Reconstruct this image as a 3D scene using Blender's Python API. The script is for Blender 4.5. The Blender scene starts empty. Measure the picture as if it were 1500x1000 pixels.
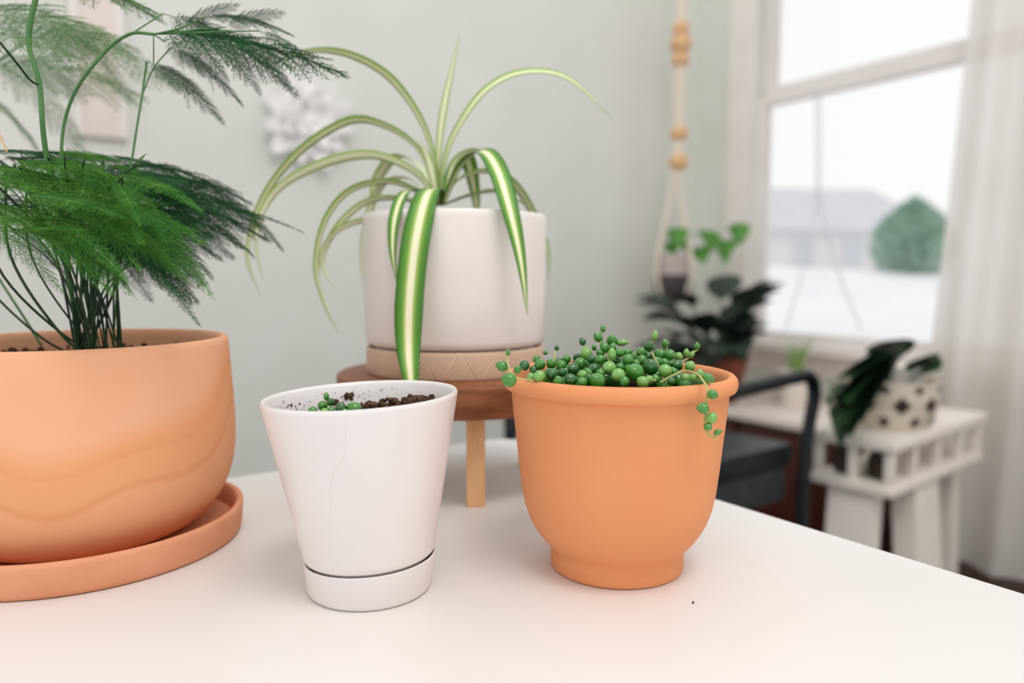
import bpy, bmesh, math, random
import numpy as np
from mathutils import Vector, Matrix, Quaternion
random.seed(7); rng = np.random.default_rng(7)
scene = bpy.context.scene
C = scene.collection
R = math.radians

# ------------------------------------------------------------------ camera
TABLE_Z = 0.74
EYE = Vector((0, 0, 0.948)); PITCH = R(5.0); FPX = 1100.0
cd = bpy.data.cameras.new('camera'); cam = bpy.data.objects.new('camera', cd); C.objects.link(cam)
cam.location = EYE; cam.rotation_euler = (math.pi/2 - PITCH, 0, 0)
cd.sensor_width = 36; cd.lens = FPX/1500*36
cd.clip_start = 0.02; cd.clip_end = 200
cd.dof.use_dof = True; cd.dof.focus_distance = 0.50; cd.dof.aperture_fstop = 3.3
scene.camera = cam

# ------------------------------------------------------------------ world, lights, exposure
w = bpy.data.worlds.new('overcast'); scene.world = w; w.use_nodes = True
bg = w.node_tree.nodes['Background']; bg.inputs[0].default_value = (1.0, 0.995, 0.99, 1); bg.inputs[1].default_value = 0.97
def area(name, loc, target, size, power, col):
    l = bpy.data.lights.new(name, 'AREA'); l.shape = 'RECTANGLE'; l.size, l.size_y = size; l.energy = power; l.color = col
    o = bpy.data.objects.new(name, l); C.objects.link(o); o.location = loc
    o.rotation_euler = (Vector(target)-Vector(loc)).to_track_quat('-Z', 'Y').to_euler(); return o
area('added_key_light', (0.55, -.45, 3.3), (-0.05, 0.85, 0.8), (1.0, .9), 27, (1.0, 0.965, 0.925))  # added overhead key lamp for soft shadows and highlights, no window there
vs = scene.view_settings
vs.view_transform = 'Standard'; vs.look = 'None'; vs.gamma = 1; vs.exposure = 0.05; vs.use_curve_mapping = False

# ------------------------------------------------------------------ helpers
def at(px, py, Y):                       # a point at world depth Y seen at photo pixel (px, py)
    u = (px-750)/FPX; v = (500-py)/FPX
    r = Vector((u, math.cos(PITCH)+v*math.sin(PITCH), -math.sin(PITCH)+v*math.cos(PITCH)))
    return EYE + r*(Y/r.y)
KORN = Vector((0.889, 3.687, 0)); ROOM = Matrix.Translation(KORN) @ Matrix.Rotation(R(33), 4, 'Z')
def room(x, y, z): return ROOM @ Vector((x, y, z))

MATS = {}
def mat(name, col, rough=0.6, col2=None, scale=20, bump=0.0, bscale=60, spec=0.4, trans=0, sss=0, stretch=(1,1,1), detail=4, coat=0, lo=.35, hi=.65):
    m = bpy.data.materials.new(name); m.use_nodes = True; MATS[name] = m
    nt = m.node_tree; N = nt.nodes; b = N['Principled BSDF']
    b.inputs['Base Color'].default_value = (*col, 1); b.inputs['Roughness'].default_value = rough
    b.inputs['Specular IOR Level'].default_value = spec
    if coat: b.inputs['Coat Weight'].default_value = coat; b.inputs['Coat Roughness'].default_value = .15
    if sss: b.inputs['Subsurface Weight'].default_value = sss; b.inputs['Subsurface Radius'].default_value = (.004,.006,.002); b.inputs['Subsurface Scale'].default_value = 1
    if trans: b.inputs['Transmission Weight'].default_value = trans
    tc = N.new('ShaderNodeTexCoord'); mp = N.new('ShaderNodeMapping'); mp.inputs['Scale'].default_value = stretch
    nt.links.new(tc.outputs['Object'], mp.inputs['Vector'])
    if col2:
        n = N.new('ShaderNodeTexNoise'); n.inputs['Scale'].default_value = scale; n.inputs['Detail'].default_value = detail
        r = N.new('ShaderNodeValToRGB'); r.color_ramp.elements[0].color = (*col, 1); r.color_ramp.elements[1].color = (*col2, 1)
        r.color_ramp.elements[0].position = lo; r.color_ramp.elements[1].position = hi
        nt.links.new(mp.outputs[0], n.inputs['Vector']); nt.links.new(n.outputs['Fac'], r.inputs[0]); nt.links.new(r.outputs[0], b.inputs['Base Color'])
    if bump:
        n2 = N.new('ShaderNodeTexNoise'); n2.inputs['Scale'].default_value = bscale; n2.inputs['Detail'].default_value = 3
        bp = N.new('ShaderNodeBump'); bp.inputs['Strength'].default_value = bump; bp.inputs['Distance'].default_value = 0.002
        nt.links.new(mp.outputs[0], n2.inputs['Vector']); nt.links.new(n2.outputs['Fac'], bp.inputs['Height']); nt.links.new(bp.outputs[0], b.inputs['Normal'])
    return m
def s2l(r, g, b):
    f = lambda c: (c/255/12.92 if c/255 <= .04045 else ((c/255+.055)/1.055)**2.4)
    return (f(r), f(g), f(b))

mat('wall', s2l(227,228,222), .9, s2l(223,224,217), 3, .15, 250)
mat('trimwhite', s2l(244,238,234), .55, s2l(240,233,229), 6, .05, 80)
mat('table', s2l(235,232,230), .42, s2l(232,229,226), 5, .02, 300, spec=.35)
mat('orange', s2l(228,152,102), .62, s2l(224,147,97), 14, .10, 700, spec=.3)
mat('whiteceramic', s2l(232,227,226), .3, s2l(229,223,221), 12, .03, 120, spec=.45)
mat('creamceramic', s2l(238,231,226), .3, s2l(233,225,219), 10, .03, 120, spec=.45)
mat('soil', s2l(52,36,28), .95, s2l(92,68,54), 180, .9, 500, spec=.15)
mat('crumb', s2l(48,32,26), .95, s2l(110,82,64), 300, .6, 700, spec=.15)
mat('pearl', s2l(46,122,34), .2, s2l(74,142,48), 60, .03, 300, spec=.6, coat=.5)
mat('pearl_pale', s2l(104,162,68), .22, s2l(128,176,88), 60, .03, 300, spec=.6, coat=.4)
mat('pearl_dark', s2l(24,86,28), .2, s2l(40,106,36), 60, .03, 300, spec=.6, coat=.5)
mat('pearlstem', s2l(168,182,108), .5, s2l(190,178,118), 90)
mat('fernstem', s2l(66,116,62), .55, s2l(88,132,76), 40)
mat('ferndark', s2l(24,58,34), .6, s2l(52,78,46), 40)
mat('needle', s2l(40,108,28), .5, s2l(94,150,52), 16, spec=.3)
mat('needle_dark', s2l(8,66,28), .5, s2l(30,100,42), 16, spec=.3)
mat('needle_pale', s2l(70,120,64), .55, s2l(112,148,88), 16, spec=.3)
mat('walnut', s2l(110,62,36), .5, s2l(152,94,58), 10, .12, 90, stretch=(1,9,9))
mat('oak', s2l(240,196,146), .5, s2l(228,180,130), 14, .08, 90, stretch=(8,8,1))
mat('black', s2l(16,19,24), .45, s2l(24,28,34), 20, .05, 200)
mat('charcoal', s2l(44,46,48), .85, s2l(58,58,58), 30, .3, 300)
mat('redbrown', s2l(84,32,18), .5, s2l(62,24,14), 12, .1, 60, stretch=(1,1,8))  # red brown wood, darkened to stand in for shade low in the room
mat('plank', s2l(66,32,18), .45, s2l(40,20,12), 9, .1, 60, stretch=(10,1.4,1))  # dark wood, darkened further in place of missing shade
mat('floorbase', s2l(30,18,12), .8, s2l(20,12,8), 9)
mat('benchwhite', s2l(238,228,218), .6, s2l(230,219,208), 7, .05, 60)
mat('sidewhite', s2l(244,237,230), .6, s2l(238,230,222), 8, .06, 70)
mat('basket', s2l(226,214,198), .75, s2l(210,196,178), 60, .4, 160)
mat('basketdark', s2l(46,36,30), .8, s2l(66,52,42), 60, .3, 200)
mat('deepleaf', s2l(30,62,36), .45, s2l(54,90,56), 9, .08, 60)
mat('darkleaf', s2l(26,40,32), .5, s2l(56,74,62), 12, .08, 60)
mat('vineleaf', s2l(88,148,52), .45, s2l(52,112,40), 10, .08, 60)
mat('grassleaf', s2l(134,180,92), .5, s2l(164,198,124), 14)
mat('rope', s2l(240,228,212), .9, s2l(230,214,192), 80, .5, 400)
mat('bead', s2l(232,192,146), .5, s2l(218,172,124), 24, .05, 90)
mat('greypot', s2l(196,182,178), .6, s2l(186,172,168), 20)
mat('greydark', s2l(82,74,74), .6, s2l(66,60,60), 20)
mat('potterracotta', s2l(150,84,58), .7, s2l(128,68,48), 20, .1, 100)
mat('petal', s2l(250,247,247), .8, s2l(246,243,243), 12, .05, 80)
mat('pinkpanel', s2l(240,228,220), .85, s2l(234,220,211), 8, .2, 120)
mat('snow', s2l(250,251,253), .9, s2l(244,246,250), .8, .2, 4)
mat('house', s2l(242,240,241), .8, s2l(237,235,237), .6)  # house walls, roof and panes: outdoor haze put into the pale colours
mat('roof', s2l(222,223,228), .8, s2l(215,217,223), 1.5, .2, 8)
mat('housewin', s2l(222,225,230), .3, s2l(214,219,226), 2)
mat('bush', s2l(150,186,166), .8, s2l(180,208,190), 4)  # evergreen lightened, haze mixed into its colour
mat('bark', s2l(120,110,104), .8, s2l(98,90,86), 6)
mat('crack', s2l(222,215,212), .6, s2l(226,219,216), 50)

def node_mat(name):
    m = bpy.data.materials.new(name); m.use_nodes = True; MATS[name] = m
    return m, m.node_tree, m.node_tree.nodes, m.node_tree.links, m.node_tree.nodes['Principled BSDF']
def mth(N, L, op, a, b=None, c=None):
    n = N.new('ShaderNodeMath'); n.operation = op
    for i, v in enumerate((a, b, c)):
        if v is None: continue
        if isinstance(v, (int, float)): n.inputs[i].default_value = v
        else: L.new(v, n.inputs[i])
    return n.outputs[0]
def ramp(N, L, fac, stops):
    r = N.new('ShaderNodeValToRGB'); e = r.color_ramp.elements
    while len(e) < len(stops): e.new(.5)
    for el, (p, c) in zip(e, stops): el.position = p; el.color = (*c, 1)
    L.new(fac, r.inputs[0]); return r.outputs[0]
# terracotta with water-stain bands
def terracotta():
    m, nt, N, L, b = node_mat('terracotta'); b.inputs['Roughness'].default_value = .75; b.inputs['Specular IOR Level'].default_value = .25
    tc = N.new('ShaderNodeTexCoord'); sp = N.new('ShaderNodeSeparateXYZ'); L.new(tc.outputs['Object'], sp.inputs[0])
    mp = N.new('ShaderNodeMapping'); mp.inputs['Scale'].default_value = (1,1,.25); L.new(tc.outputs['Object'], mp.inputs[0])
    n = N.new('ShaderNodeTexNoise'); n.inputs['Scale'].default_value = 6; n.inputs['Detail'].default_value = 1.5; L.new(mp.outputs[0], n.inputs['Vector'])
    h = mth(N, L, 'ADD', sp.outputs['Z'], mth(N, L, 'MULTIPLY', mth(N, L, 'SUBTRACT', n.outputs['Fac'], .5), .24))
    pale = s2l(236,180,146); mid = s2l(231,164,118); deep = s2l(223,151,104); 
    col = ramp(N, L, mth(N, L, 'DIVIDE', h, .165), [(0, s2l(226,154,106)), (.16, s2l(230,161,114)), (.30, s2l(233,168,126)), (.47, s2l(234,170,128)), (.50, deep), (.53, mid), (.64, s2l(232,162,114)), (.66, s2l(226,155,108)), (.70, s2l(232,162,114)), (.80, pale), (1, s2l(236,176,140))])
    n2 = N.new('ShaderNodeTexNoise'); n2.inputs['Scale'].default_value = 9; n2.inputs['Detail'].default_value = 5; L.new(tc.outputs['Object'], n2.inputs['Vector'])
    mx = N.new('ShaderNodeMix'); mx.data_type = 'RGBA'; mx.inputs[7].default_value = (*s2l(233,166,120), 1)
    L.new(mth(N, L, 'MULTIPLY', n2.outputs['Fac'], .55), mx.inputs[0]); L.new(col, mx.inputs[6]); L.new(mx.outputs[2], b.inputs['Base Color'])
    n3 = N.new('ShaderNodeTexNoise'); n3.inputs['Scale'].default_value = 600; bp = N.new('ShaderNodeBump'); bp.inputs['Strength'].default_value = .12; bp.inputs['Distance'].default_value = .001
    L.new(tc.outputs['Object'], n3.inputs['Vector']); L.new(n3.outputs['Fac'], bp.inputs['Height']); L.new(bp.outputs[0], b.inputs['Normal'])
terracotta()
mat('terrasaucer', s2l(216,146,108), .75, s2l(226,160,124), 18, .12, 600, spec=.25)
# striped spider-plant leaf (u runs across the blade)
def leafmat(name, cream, inner, outer, edge, w):
    m, nt, N, L, b = node_mat(name); b.inputs['Roughness'].default_value = .42; b.inputs['Specular IOR Level'].default_value = .4
    uv = N.new('ShaderNodeUVMap'); sp = N.new('ShaderNodeSeparateXYZ'); L.new(uv.outputs[0], sp.inputs[0])
    n = N.new('ShaderNodeTexNoise'); n.inputs['Scale'].default_value = 4
    mp = N.new('ShaderNodeMapping'); mp.inputs['Scale'].default_value = (9,.6,1); L.new(uv.outputs[0], mp.inputs[0]); L.new(mp.outputs[0], n.inputs['Vector'])
    d = mth(N, L, 'ABSOLUTE', mth(N, L, 'MULTIPLY', mth(N, L, 'SUBTRACT', sp.outputs[0], .5), 2))
    d = mth(N, L, 'ADD', d, mth(N, L, 'MULTIPLY', mth(N, L, 'SUBTRACT', n.outputs['Fac'], .5), .22))
    L.new(ramp(N, L, d, [(0, cream), (w, cream), (w+.1, inner), (w+.34, outer), (1, edge)]), b.inputs['Base Color'])
leafmat('leaf_green', s2l(240,238,200), s2l(168,192,100), s2l(88,144,42), s2l(48,108,28), .2)
leafmat('leaf_mid', s2l(236,236,198), s2l(190,206,132), s2l(142,178,84), s2l(104,152,56), .3)
leafmat('leaf_pale', s2l(238,238,206), s2l(208,218,160), s2l(168,194,114), s2l(136,172,86), .42)
# carved wood ring: zigzag of hatched triangles round the side
def carved():
    m, nt, N, L, b = node_mat('carved'); b.inputs['Roughness'].default_value = .65
    tc = N.new('ShaderNodeTexCoord'); sp = N.new('ShaderNodeSeparateXYZ'); L.new(tc.outputs['Object'], sp.inputs[0])
    u = mth(N, L, 'MULTIPLY', mth(N, L, 'ARCTAN2', sp.outputs[1], sp.outputs[0]), 15/(2*math.pi)*2)
    v = mth(N, L, 'DIVIDE', sp.outputs[2], .026)
    tri = mth(N, L, 'PINGPONG', u, 1.0)
    side = mth(N, L, 'SUBTRACT', mth(N, L, 'MULTIPLY', mth(N, L, 'GREATER_THAN', v, tri), 2), 1)
    hatch = mth(N, L, 'SINE', mth(N, L, 'MULTIPLY', mth(N, L, 'ADD', u, mth(N, L, 'MULTIPLY', side, mth(N, L, 'MULTIPLY', v, .9))), 38))
    edge = mth(N, L, 'LESS_THAN', mth(N, L, 'ABSOLUTE', mth(N, L, 'SUBTRACT', v, tri)), .07)
    h = mth(N, L, 'MULTIPLY_ADD', hatch, .5, .5)
    L.new(ramp(N, L, h, [(.25, s2l(164,126,100)), (.75, s2l(244,218,192))]), b.inputs['Base Color'])
    bp = N.new('ShaderNodeBump'); bp.inputs['Strength'].default_value = .5; bp.inputs['Distance'].default_value = .001; L.new(h, bp.inputs['Height']); L.new(bp.outputs[0], b.inputs['Normal'])
carved()
def thinmats():
    m, nt, N, L, b = node_mat('glass')                   # clear window pane: mostly passes light, mirrors a little
    N.remove(b); t = N.new('ShaderNodeBsdfTransparent'); g = N.new('ShaderNodeBsdfGlossy'); g.inputs['Roughness'].default_value = .02
    fr = N.new('ShaderNodeFresnel'); fr.inputs[0].default_value = 1.3; mx = N.new('ShaderNodeMixShader')
    L.new(fr.outputs[0], mx.inputs[0]); L.new(t.outputs[0], mx.inputs[1]); L.new(g.outputs[0], mx.inputs[2]); L.new(mx.outputs[0], N['Material Output'].inputs[0])
    m, nt, N, L, b = node_mat('sheer')                   # sheer white curtain cloth
    N.remove(b); d = N.new('ShaderNodeBsdfDiffuse'); d.inputs[0].default_value = (*s2l(246,241,236), 1)
    tr = N.new('ShaderNodeBsdfTranslucent'); tr.inputs[0].default_value = (*s2l(246,242,238), 1); t = N.new('ShaderNodeBsdfTransparent')
    a = N.new('ShaderNodeMixShader'); a.inputs[0].default_value = .42; c = N.new('ShaderNodeMixShader')
    tc = N.new('ShaderNodeTexCoord'); wv = N.new('ShaderNodeTexNoise'); wv.inputs['Scale'].default_value = 5; L.new(tc.outputs['Object'], wv.inputs['Vector'])
    L.new(mth(N, L, 'MULTIPLY', wv.outputs['Fac'], .22), c.inputs[0])
    L.new(d.outputs[0], a.inputs[1]); L.new(tr.outputs[0], a.inputs[2]); L.new(a.outputs[0], c.inputs[1]); L.new(t.outputs[0], c.inputs[2]); L.new(c.outputs[0], N['Material Output'].inputs[0])
thinmats()

def mesh_obj(name, verts, faces, m, parent=None, smooth=True, sharp=40, loc=None):
    me = bpy.data.meshes.new(name); me.from_pydata([tuple(v) for v in verts], [], faces); me.update()
    bm = bmesh.new(); bm.from_mesh(me); bmesh.ops.recalc_face_normals(bm, faces=bm.faces); bm.to_mesh(me); bm.free()
    if smooth:
        me.polygons.foreach_set('use_smooth', [True]*len(me.polygons))
        if sharp: me.set_sharp_from_angle(angle=R(sharp))
    me.materials.append(MATS[m])
    return link(name, me, parent, loc)
def link(name, me, parent=None, loc=None):
    o = bpy.data.objects.new(name, me); C.objects.link(o)
    if parent: o.parent = parent
    if loc is not None: o.location = loc
    return o
def tag(o, label, cat, group=None, kind=None):
    o['label'] = label; o['category'] = cat
    if group: o['group'] = group
    if kind: o['kind'] = kind
    return o
def struct(o, label=None):
    o['kind'] = 'structure'
    if label: o['label'] = label
    return o
def thing(name, label, cat, loc=(0,0,0), rot=0, group=None):
    o = bpy.data.objects.new(name, None); C.objects.link(o); o.empty_display_size = .02
    o.location = loc; o.rotation_euler = (0,0,rot); return tag(o, label, cat, group)
def place(o):                           # world matrix of a thing made at loc/rot (before depsgraph update)
    return Matrix.LocRotScale(o.location, o.rotation_euler, o.scale)
def lathe(prof, seg=96, wob=0):
    V, F = [], []
    n = len(prof)
    for k in range(seg):
        a = 2*math.pi*k/seg
        for r, z in prof: V.append((max(r, 1e-5)*math.cos(a), max(r, 1e-5)*math.sin(a), z))
    for k in range(seg):
        k2 = (k+1) % seg
        for i in range(n-1): F.append((k*n+i, k2*n+i, k2*n+i+1, k*n+i+1))
    return V, F
def boxes(lst):                         # (cx,cy,cz, sx,sy,sz[, rotz])
    V, F = [], []
    for b in lst:
        cx, cy, cz, sx, sy, sz = b[:6]; a = b[6] if len(b) > 6 else 0; o = len(V)
        for dx in (-.5,.5):
            for dy in (-.5,.5):
                for dz in (-.5,.5):
                    x, y = dx*sx, dy*sy
                    V.append((cx+x*math.cos(a)-y*math.sin(a), cy+x*math.sin(a)+y*math.cos(a), cz+dz*sz))
        F += [tuple(o+i for i in f) for f in ((0,1,3,2),(4,6,7,5),(0,4,5,1),(2,3,7,6),(0,2,6,4),(1,5,7,3))]
    return V, F
def bevbox(name, b, m, parent=None, bev=.004, loc=None):
    V, F = boxes([b]); o = mesh_obj(name, V, F, m, parent, smooth=False, loc=loc)
    bm = bmesh.new(); bm.from_mesh(o.data); bmesh.ops.bevel(bm, geom=bm.edges[:], offset=min(bev, .45*min(b[3:6])), segments=2, affect='EDGES', profile=.6)
    bm.to_mesh(o.data); bm.free(); o.data.polygons.foreach_set('use_smooth', [True]*len(o.data.polygons)); o.data.set_sharp_from_angle(angle=R(45)); return o
def catmull(P, n):
    P = [Vector(p) for p in P]; Q = [P[0]*2-P[1]] + P + [P[-1]*2-P[-2]]; out = []
    for i in range(1, len(Q)-2):
        for k in range(n):
            t = k/n; a, b, c, d = Q[i-1], Q[i], Q[i+1], Q[i+2]
            out.append(.5*((2*b)+(c-a)*t+(2*a-5*b+4*c-d)*t*t+(3*b-a-3*c+d)*t**3))
    out.append(P[-1].copy()); return out
def tube(P, r, seg=6, cap=True):        # r: number or list per point
    V, F = [], []; n = len(P); up = Vector((.13,.21,.97)); s = None
    for i, p in enumerate(P):
        t = (P[min(i+1,n-1)]-P[max(i-1,0)]).normalized()
        s = t.cross(up) if s is None else (s - t*s.dot(t))
        if s.length < 1e-6: s = t.cross(Vector((1,0,0)))
        s.normalize(); b = t.cross(s); rr = r[i] if isinstance(r, (list, tuple)) else r
        for k in range(seg):
            a = 2*math.pi*k/seg; V.append(p + (s*math.cos(a)+b*math.sin(a))*rr)
    for i in range(n-1):
        for k in range(seg): F.append((i*seg+k, i*seg+(k+1)%seg, (i+1)*seg+(k+1)%seg, (i+1)*seg+k))
    if cap: F += [tuple(range(seg)), tuple(range((n-1)*seg, n*seg))]
    return V, F
def rope_obj(name, pts, r, m, parent=None, n=8, seg=8, origin=None):
    P = catmull(pts, n) if n else [Vector(p) for p in pts]
    if origin is not None: P = [origin @ p for p in P]
    V, F = tube(P, r, seg); return mesh_obj(name, V, F, m, parent, sharp=60)
def blob(rad, sub, seed, amp):          # rough lump
    bm = bmesh.new(); bmesh.ops.create_icosphere(bm, subdivisions=sub, radius=rad); rg = random.Random(seed)
    for v in bm.verts: v.co *= 1+rg.uniform(-amp, amp)
    V = [v.co.copy() for v in bm.verts]; F = [tuple(v.index for v in f.verts) for f in bm.faces]; bm.free(); return V, F
def soil_mesh(r, z, amp, tilt=(0,0), rings=26, seg=80, sc=1.0, seed=3):
    from mathutils import noise
    V = [(0,0,z)]; F = []
    for i in range(1, rings+1):
        rr = r*i/rings
        for k in range(seg):
            a = 2*math.pi*k/seg; x, y = rr*math.cos(a), rr*math.sin(a)
            h = noise.noise(Vector((x*70+seed, y*70, 0)))*.6 + noise.noise(Vector((x*190+seed, y*190, 3)))*.4 + abs(noise.noise(Vector((x*420, y*420, seed))))*.45
            V.append((x, y, z+amp*h + tilt[0]*x + tilt[1]*y))
    for k in range(seg): F.append((0, 1+k, 1+(k+1)%seg))
    for i in range(rings-1):
        for k in range(seg):
            F.append((1+i*seg+k, 1+(i+1)*seg+k, 1+(i+1)*seg+(k+1)%seg, 1+i*seg+(k+1)%seg))
    return V, F
def ground_soil(name, parent, **k):
    V, F = soil_mesh(**k); return mesh_obj(name, V, F, 'soil', parent, sharp=None)

# ================================================================== THE ROOM
H = 2.6; W0 = -.342; W1 = -1.60; SILL = .66; RAIL = 1.73; WTOP = 2.36
def room_boxes(name, lst, m, parent=None):
    V, F = boxes(lst); return mesh_obj(name, [ROOM @ Vector(v) for v in V], F, m, parent, smooth=False)
struct(room_boxes('floor', [(-2.25,-2,-.03, 4.7,4.2,.04)], 'floorbase'), 'dark wooden floor'); floor = bpy.data.objects['floor']
V, F = boxes([(0,0,0, .118,1.16,.012)]); pk = None
for i in range(24):
    for j in range(3):
        x = -.07-i*.122; y = -.75-j*1.17+(i % 3)*.36
        if pk is None:
            pk = mesh_obj('plank', V, F, 'plank', floor, smooth=False); o = pk
        else: o = link('plank', pk.data, floor)
        o.matrix_local = ROOM @ Matrix.Translation((x, y, -.004+random.uniform(-.0006,.0006)))
struct(room_boxes('wall_back', [(-2.25,.06,H/2-.01, 4.74,.12,H)], 'wall'), 'pale grey green wall behind the plants')
struct(room_boxes('wall_right', [(.06,W0/2,H/2-.01, .12,-W0,H), (.06,(W1-4)/2,H/2-.01, .12,4+W1,H), (.06,(W0+W1)/2,SILL/2-.01, .12,W0-W1,SILL), (.06,(W0+W1)/2,(WTOP+H)/2-.01, .12,W0-W1,H-WTOP)], 'wall'), 'pale grey green wall with the window')
struct(room_boxes('baseboard_back', [(-2.25,-.008,.06, 4.5,.016,.12)], 'trimwhite'))
struct(room_boxes('baseboard_right', [(-.008,-2,.06, .016,4,.12)], 'trimwhite'))
win = bpy.data.objects.new('window_1', None); C.objects.link(win); struct(win, 'white framed sash window with a snowy view')
ww = W0-W1; wc = (W0+W1)/2
room_boxes('casing', [(-.012,W0+.065,(SILL+WTOP)/2, .024,.13,WTOP-SILL+.2), (-.012,W1-.065,(SILL+WTOP)/2, .024,.13,WTOP-SILL+.2), (-.012,wc,WTOP+.07, .024,ww+.26,.14)], 'trimwhite', win)
room_boxes('sash_frame', [(.05,W0-.018,(SILL+RAIL)/2, .05,.036,RAIL-SILL), (.05,W1+.018,(SILL+RAIL)/2, .05,.036,RAIL-SILL), (.05,wc,SILL+.02, .05,ww,.04)], 'trimwhite', win)
room_boxes('sash_frame', [(.095,W0-.018,(WTOP+RAIL)/2, .04,.036,WTOP-RAIL), (.095,W1+.018,(WTOP+RAIL)/2, .04,.036,WTOP-RAIL), (.095,wc,WTOP-.02, .04,ww,.04)], 'trimwhite', win)
room_boxes('meeting_rail', [(.06,wc,RAIL, .07,ww-.07,.07)], 'trimwhite', win)
room_boxes('pane', [(.05,wc,(SILL+RAIL)/2, .005,ww-.072,RAIL-SILL-.04)], 'glass', win)
room_boxes('pane', [(.095,wc,(WTOP+RAIL)/2, .005,ww-.072,WTOP-RAIL-.04)], 'glass', win)
room_boxes('sill', [(-.035,wc,SILL-.014, .14,ww+.3,.03), (-.010,wc,SILL-.08, .02,ww+.24,.1)], 'trimwhite', win)

# ------------------------------------------------------------------ outside
V, F = [], []; NX, NY = 40, 30
from mathutils import noise as mnoise
for j in range(NY+1):
    for i in range(NX+1):
        x = -12+50*i/NX; y = 5.2+60*j/NY; s = min(1, max(0, (y-5.2)/11)); s = s*s*(3-2*s)
        V.append((x+ (y-5)*.35, y, -.3+1.42*s+.12*s*mnoise.noise(Vector((x*.35, y*.3, 0)))))
for j in range(NY):
    for i in range(NX): F.append((j*(NX+1)+i, j*(NX+1)+i+1, (j+1)*(NX+1)+i+1, (j+1)*(NX+1)+i))
struct(mesh_obj('ground', V, F, 'snow', sharp=None), 'white snow covered bank outside the window')
hs = thing('house', 'distant house paled by painted haze with a grey gable roof seen through the window', 'house', (8.1, 22, .72), R(8))
mesh_obj('wall', *boxes([(0,0,.7, 5.6,4,1.5)]), 'house', hs, smooth=False)
V = [(-3.1,-2.4,1.4),(3.1,-2.4,1.4),(3.1,2.4,1.4),(-3.1,2.4,1.4),(-1.9,0,2.75),(2.5,0,2.75)]
mesh_obj('roof', V, [(0,1,5,4),(2,3,4,5),(1,2,5),(3,0,4),(3,2,1,0)], 'roof', hs, smooth=False)
for x in (-2.0,-.7,.7,2.0):
    wo = mesh_obj('window', *boxes([(x,-2.01,.85, .55,.06,.7)]), 'housewin', hs, smooth=False)
tr = thing('fir_bush', 'rounded green evergreen bush on the snow bank outside', 'bush', (7.95, 15, 1.02))
mesh_obj('trunk', *tube([Vector((0,0,-.1)), Vector((0,0,.5)), Vector((.03,0,1.0))], [.07,.05,.02], 8), 'bark', tr)
pts, fs = [], []
for k in range(9000):
    z = rng.random()**.8; prof = .80*math.sin(math.pi*min(1,(.22+.78*z)))**.75; a = rng.random()*6.283; rr = prof*math.sqrt(rng.random())
    p = np.array([rr*math.cos(a), rr*math.sin(a), .02+z*1.42]); d = rng.normal(size=3)*.07; e = rng.normal(size=3)*.035
    q = len(pts); pts += [p-d*.5-e*.4, p-d*.5+e*.4, p+d*.5]; fs.append((q,q+1,q+2))
fo = mesh_obj('foliage', pts, fs, 'bush', tr, smooth=False); fo['kind'] = 'stuff'

# ------------------------------------------------------------------ curtain
V, F = [], []; nu, nv = 150, 30
for j in range(nv+1):
    z = .004+j/nv*2.446; t = j/nv
    for i in range(nu+1):
        u = i/nu; left = -1.255 - .10*max(0, (z-.66)/1.8) + (.05*(1-min(1,z/.7)))
        y = left - u*1.5; amp = .035*(.6+.4*math.sin(9*u+1))
        V.append(room(-.15-.06*(1-t)+amp*math.sin(u*46+1.1*math.sin(t*2.3)+2*math.sin(u*7)), y+.012*math.sin(u*60+t*2), z))
for j in range(nv):
    for i in range(nu): F.append((j*(nu+1)+i, j*(nu+1)+i+1, (j+1)*(nu+1)+i+1, (j+1)*(nu+1)+i))
cu = thing('curtain', 'sheer white floor length curtain hanging at the window', 'curtain', (0,0,0))
mesh_obj('cloth', V, F, 'sheer', cu, sharp=None)
rope_obj('rod', [room(-.15,-.9,2.46), room(-.15,-3.0,2.46)], .012, 'trimwhite', cu, n=1)

# ------------------------------------------------------------------ wall decoration
fl = thing('wall_flower', 'large white layered petal flower hung on the grey wall', 'wall decoration', ROOM @ Vector((-1.915, -.012, 1.47)), R(33))
def petal(L, Wd, cup, curl):
    V, F = [], []
    for i in range(9):
        t = i/8
        for j in range(-3,4):
            s = j/3; wd = Wd*math.sin(math.pi*min(.97,t*.86+.1))**.7
            V.append((s*wd, -(.012+cup*t+curl*t*t*t + .16*abs(s)*wd), L*t))
    for i in range(8):
        for j in range(6): F.append((i*7+j, i*7+j+1, (i+1)*7+j+1, (i+1)*7+j))
    return V, F
for ring, (n, L, Wd, cup, curl) in enumerate(((11,.165,.036,.012,.03),(8,.115,.032,.035,.035),(6,.07,.024,.06,.03))):
    V, F = petal(L, Wd, cup, curl); first = None
    for k in range(n):
        if first is None: o = first = mesh_obj('petal', V, F, 'petal', fl, sharp=None); md = o.modifiers.new('thick', 'SOLIDIFY'); md.thickness = .003
        else:
            o = link('petal', first.data, fl); md = o.modifiers.new('thick', 'SOLIDIFY'); md.thickness = .003
        o.rotation_euler = (0, 2*math.pi*k/n+ring*.3+random.uniform(-.08,.08), 0); s = random.uniform(.86,1.08); o.scale = (s,1,s)
mesh_obj('centre', *lathe([(0,-.004),(.028,0),(.028,.05),(.018,.066),(0,.07)], 24), 'petal', fl).rotation_euler = (R(90),0,0)
# pale pink wall hanging on the left
wh = thing('wall_panel', 'narrow pale pink panel hung on the grey wall behind the fern', 'wall hanging', ROOM @ Vector((-2.535,-.012,1.36)), R(33))
bevbox('board', (0,-.004,.45, .14,.018,.9), 'pinkpanel', wh, .004)
bevbox('edge_strip', (-.06,-.016,.45, .022,.012,.9), 'trimwhite', wh, .003)
bevbox('edge_strip', (.06,-.016,.45, .022,.012,.9), 'trimwhite', wh, .003)

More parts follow.
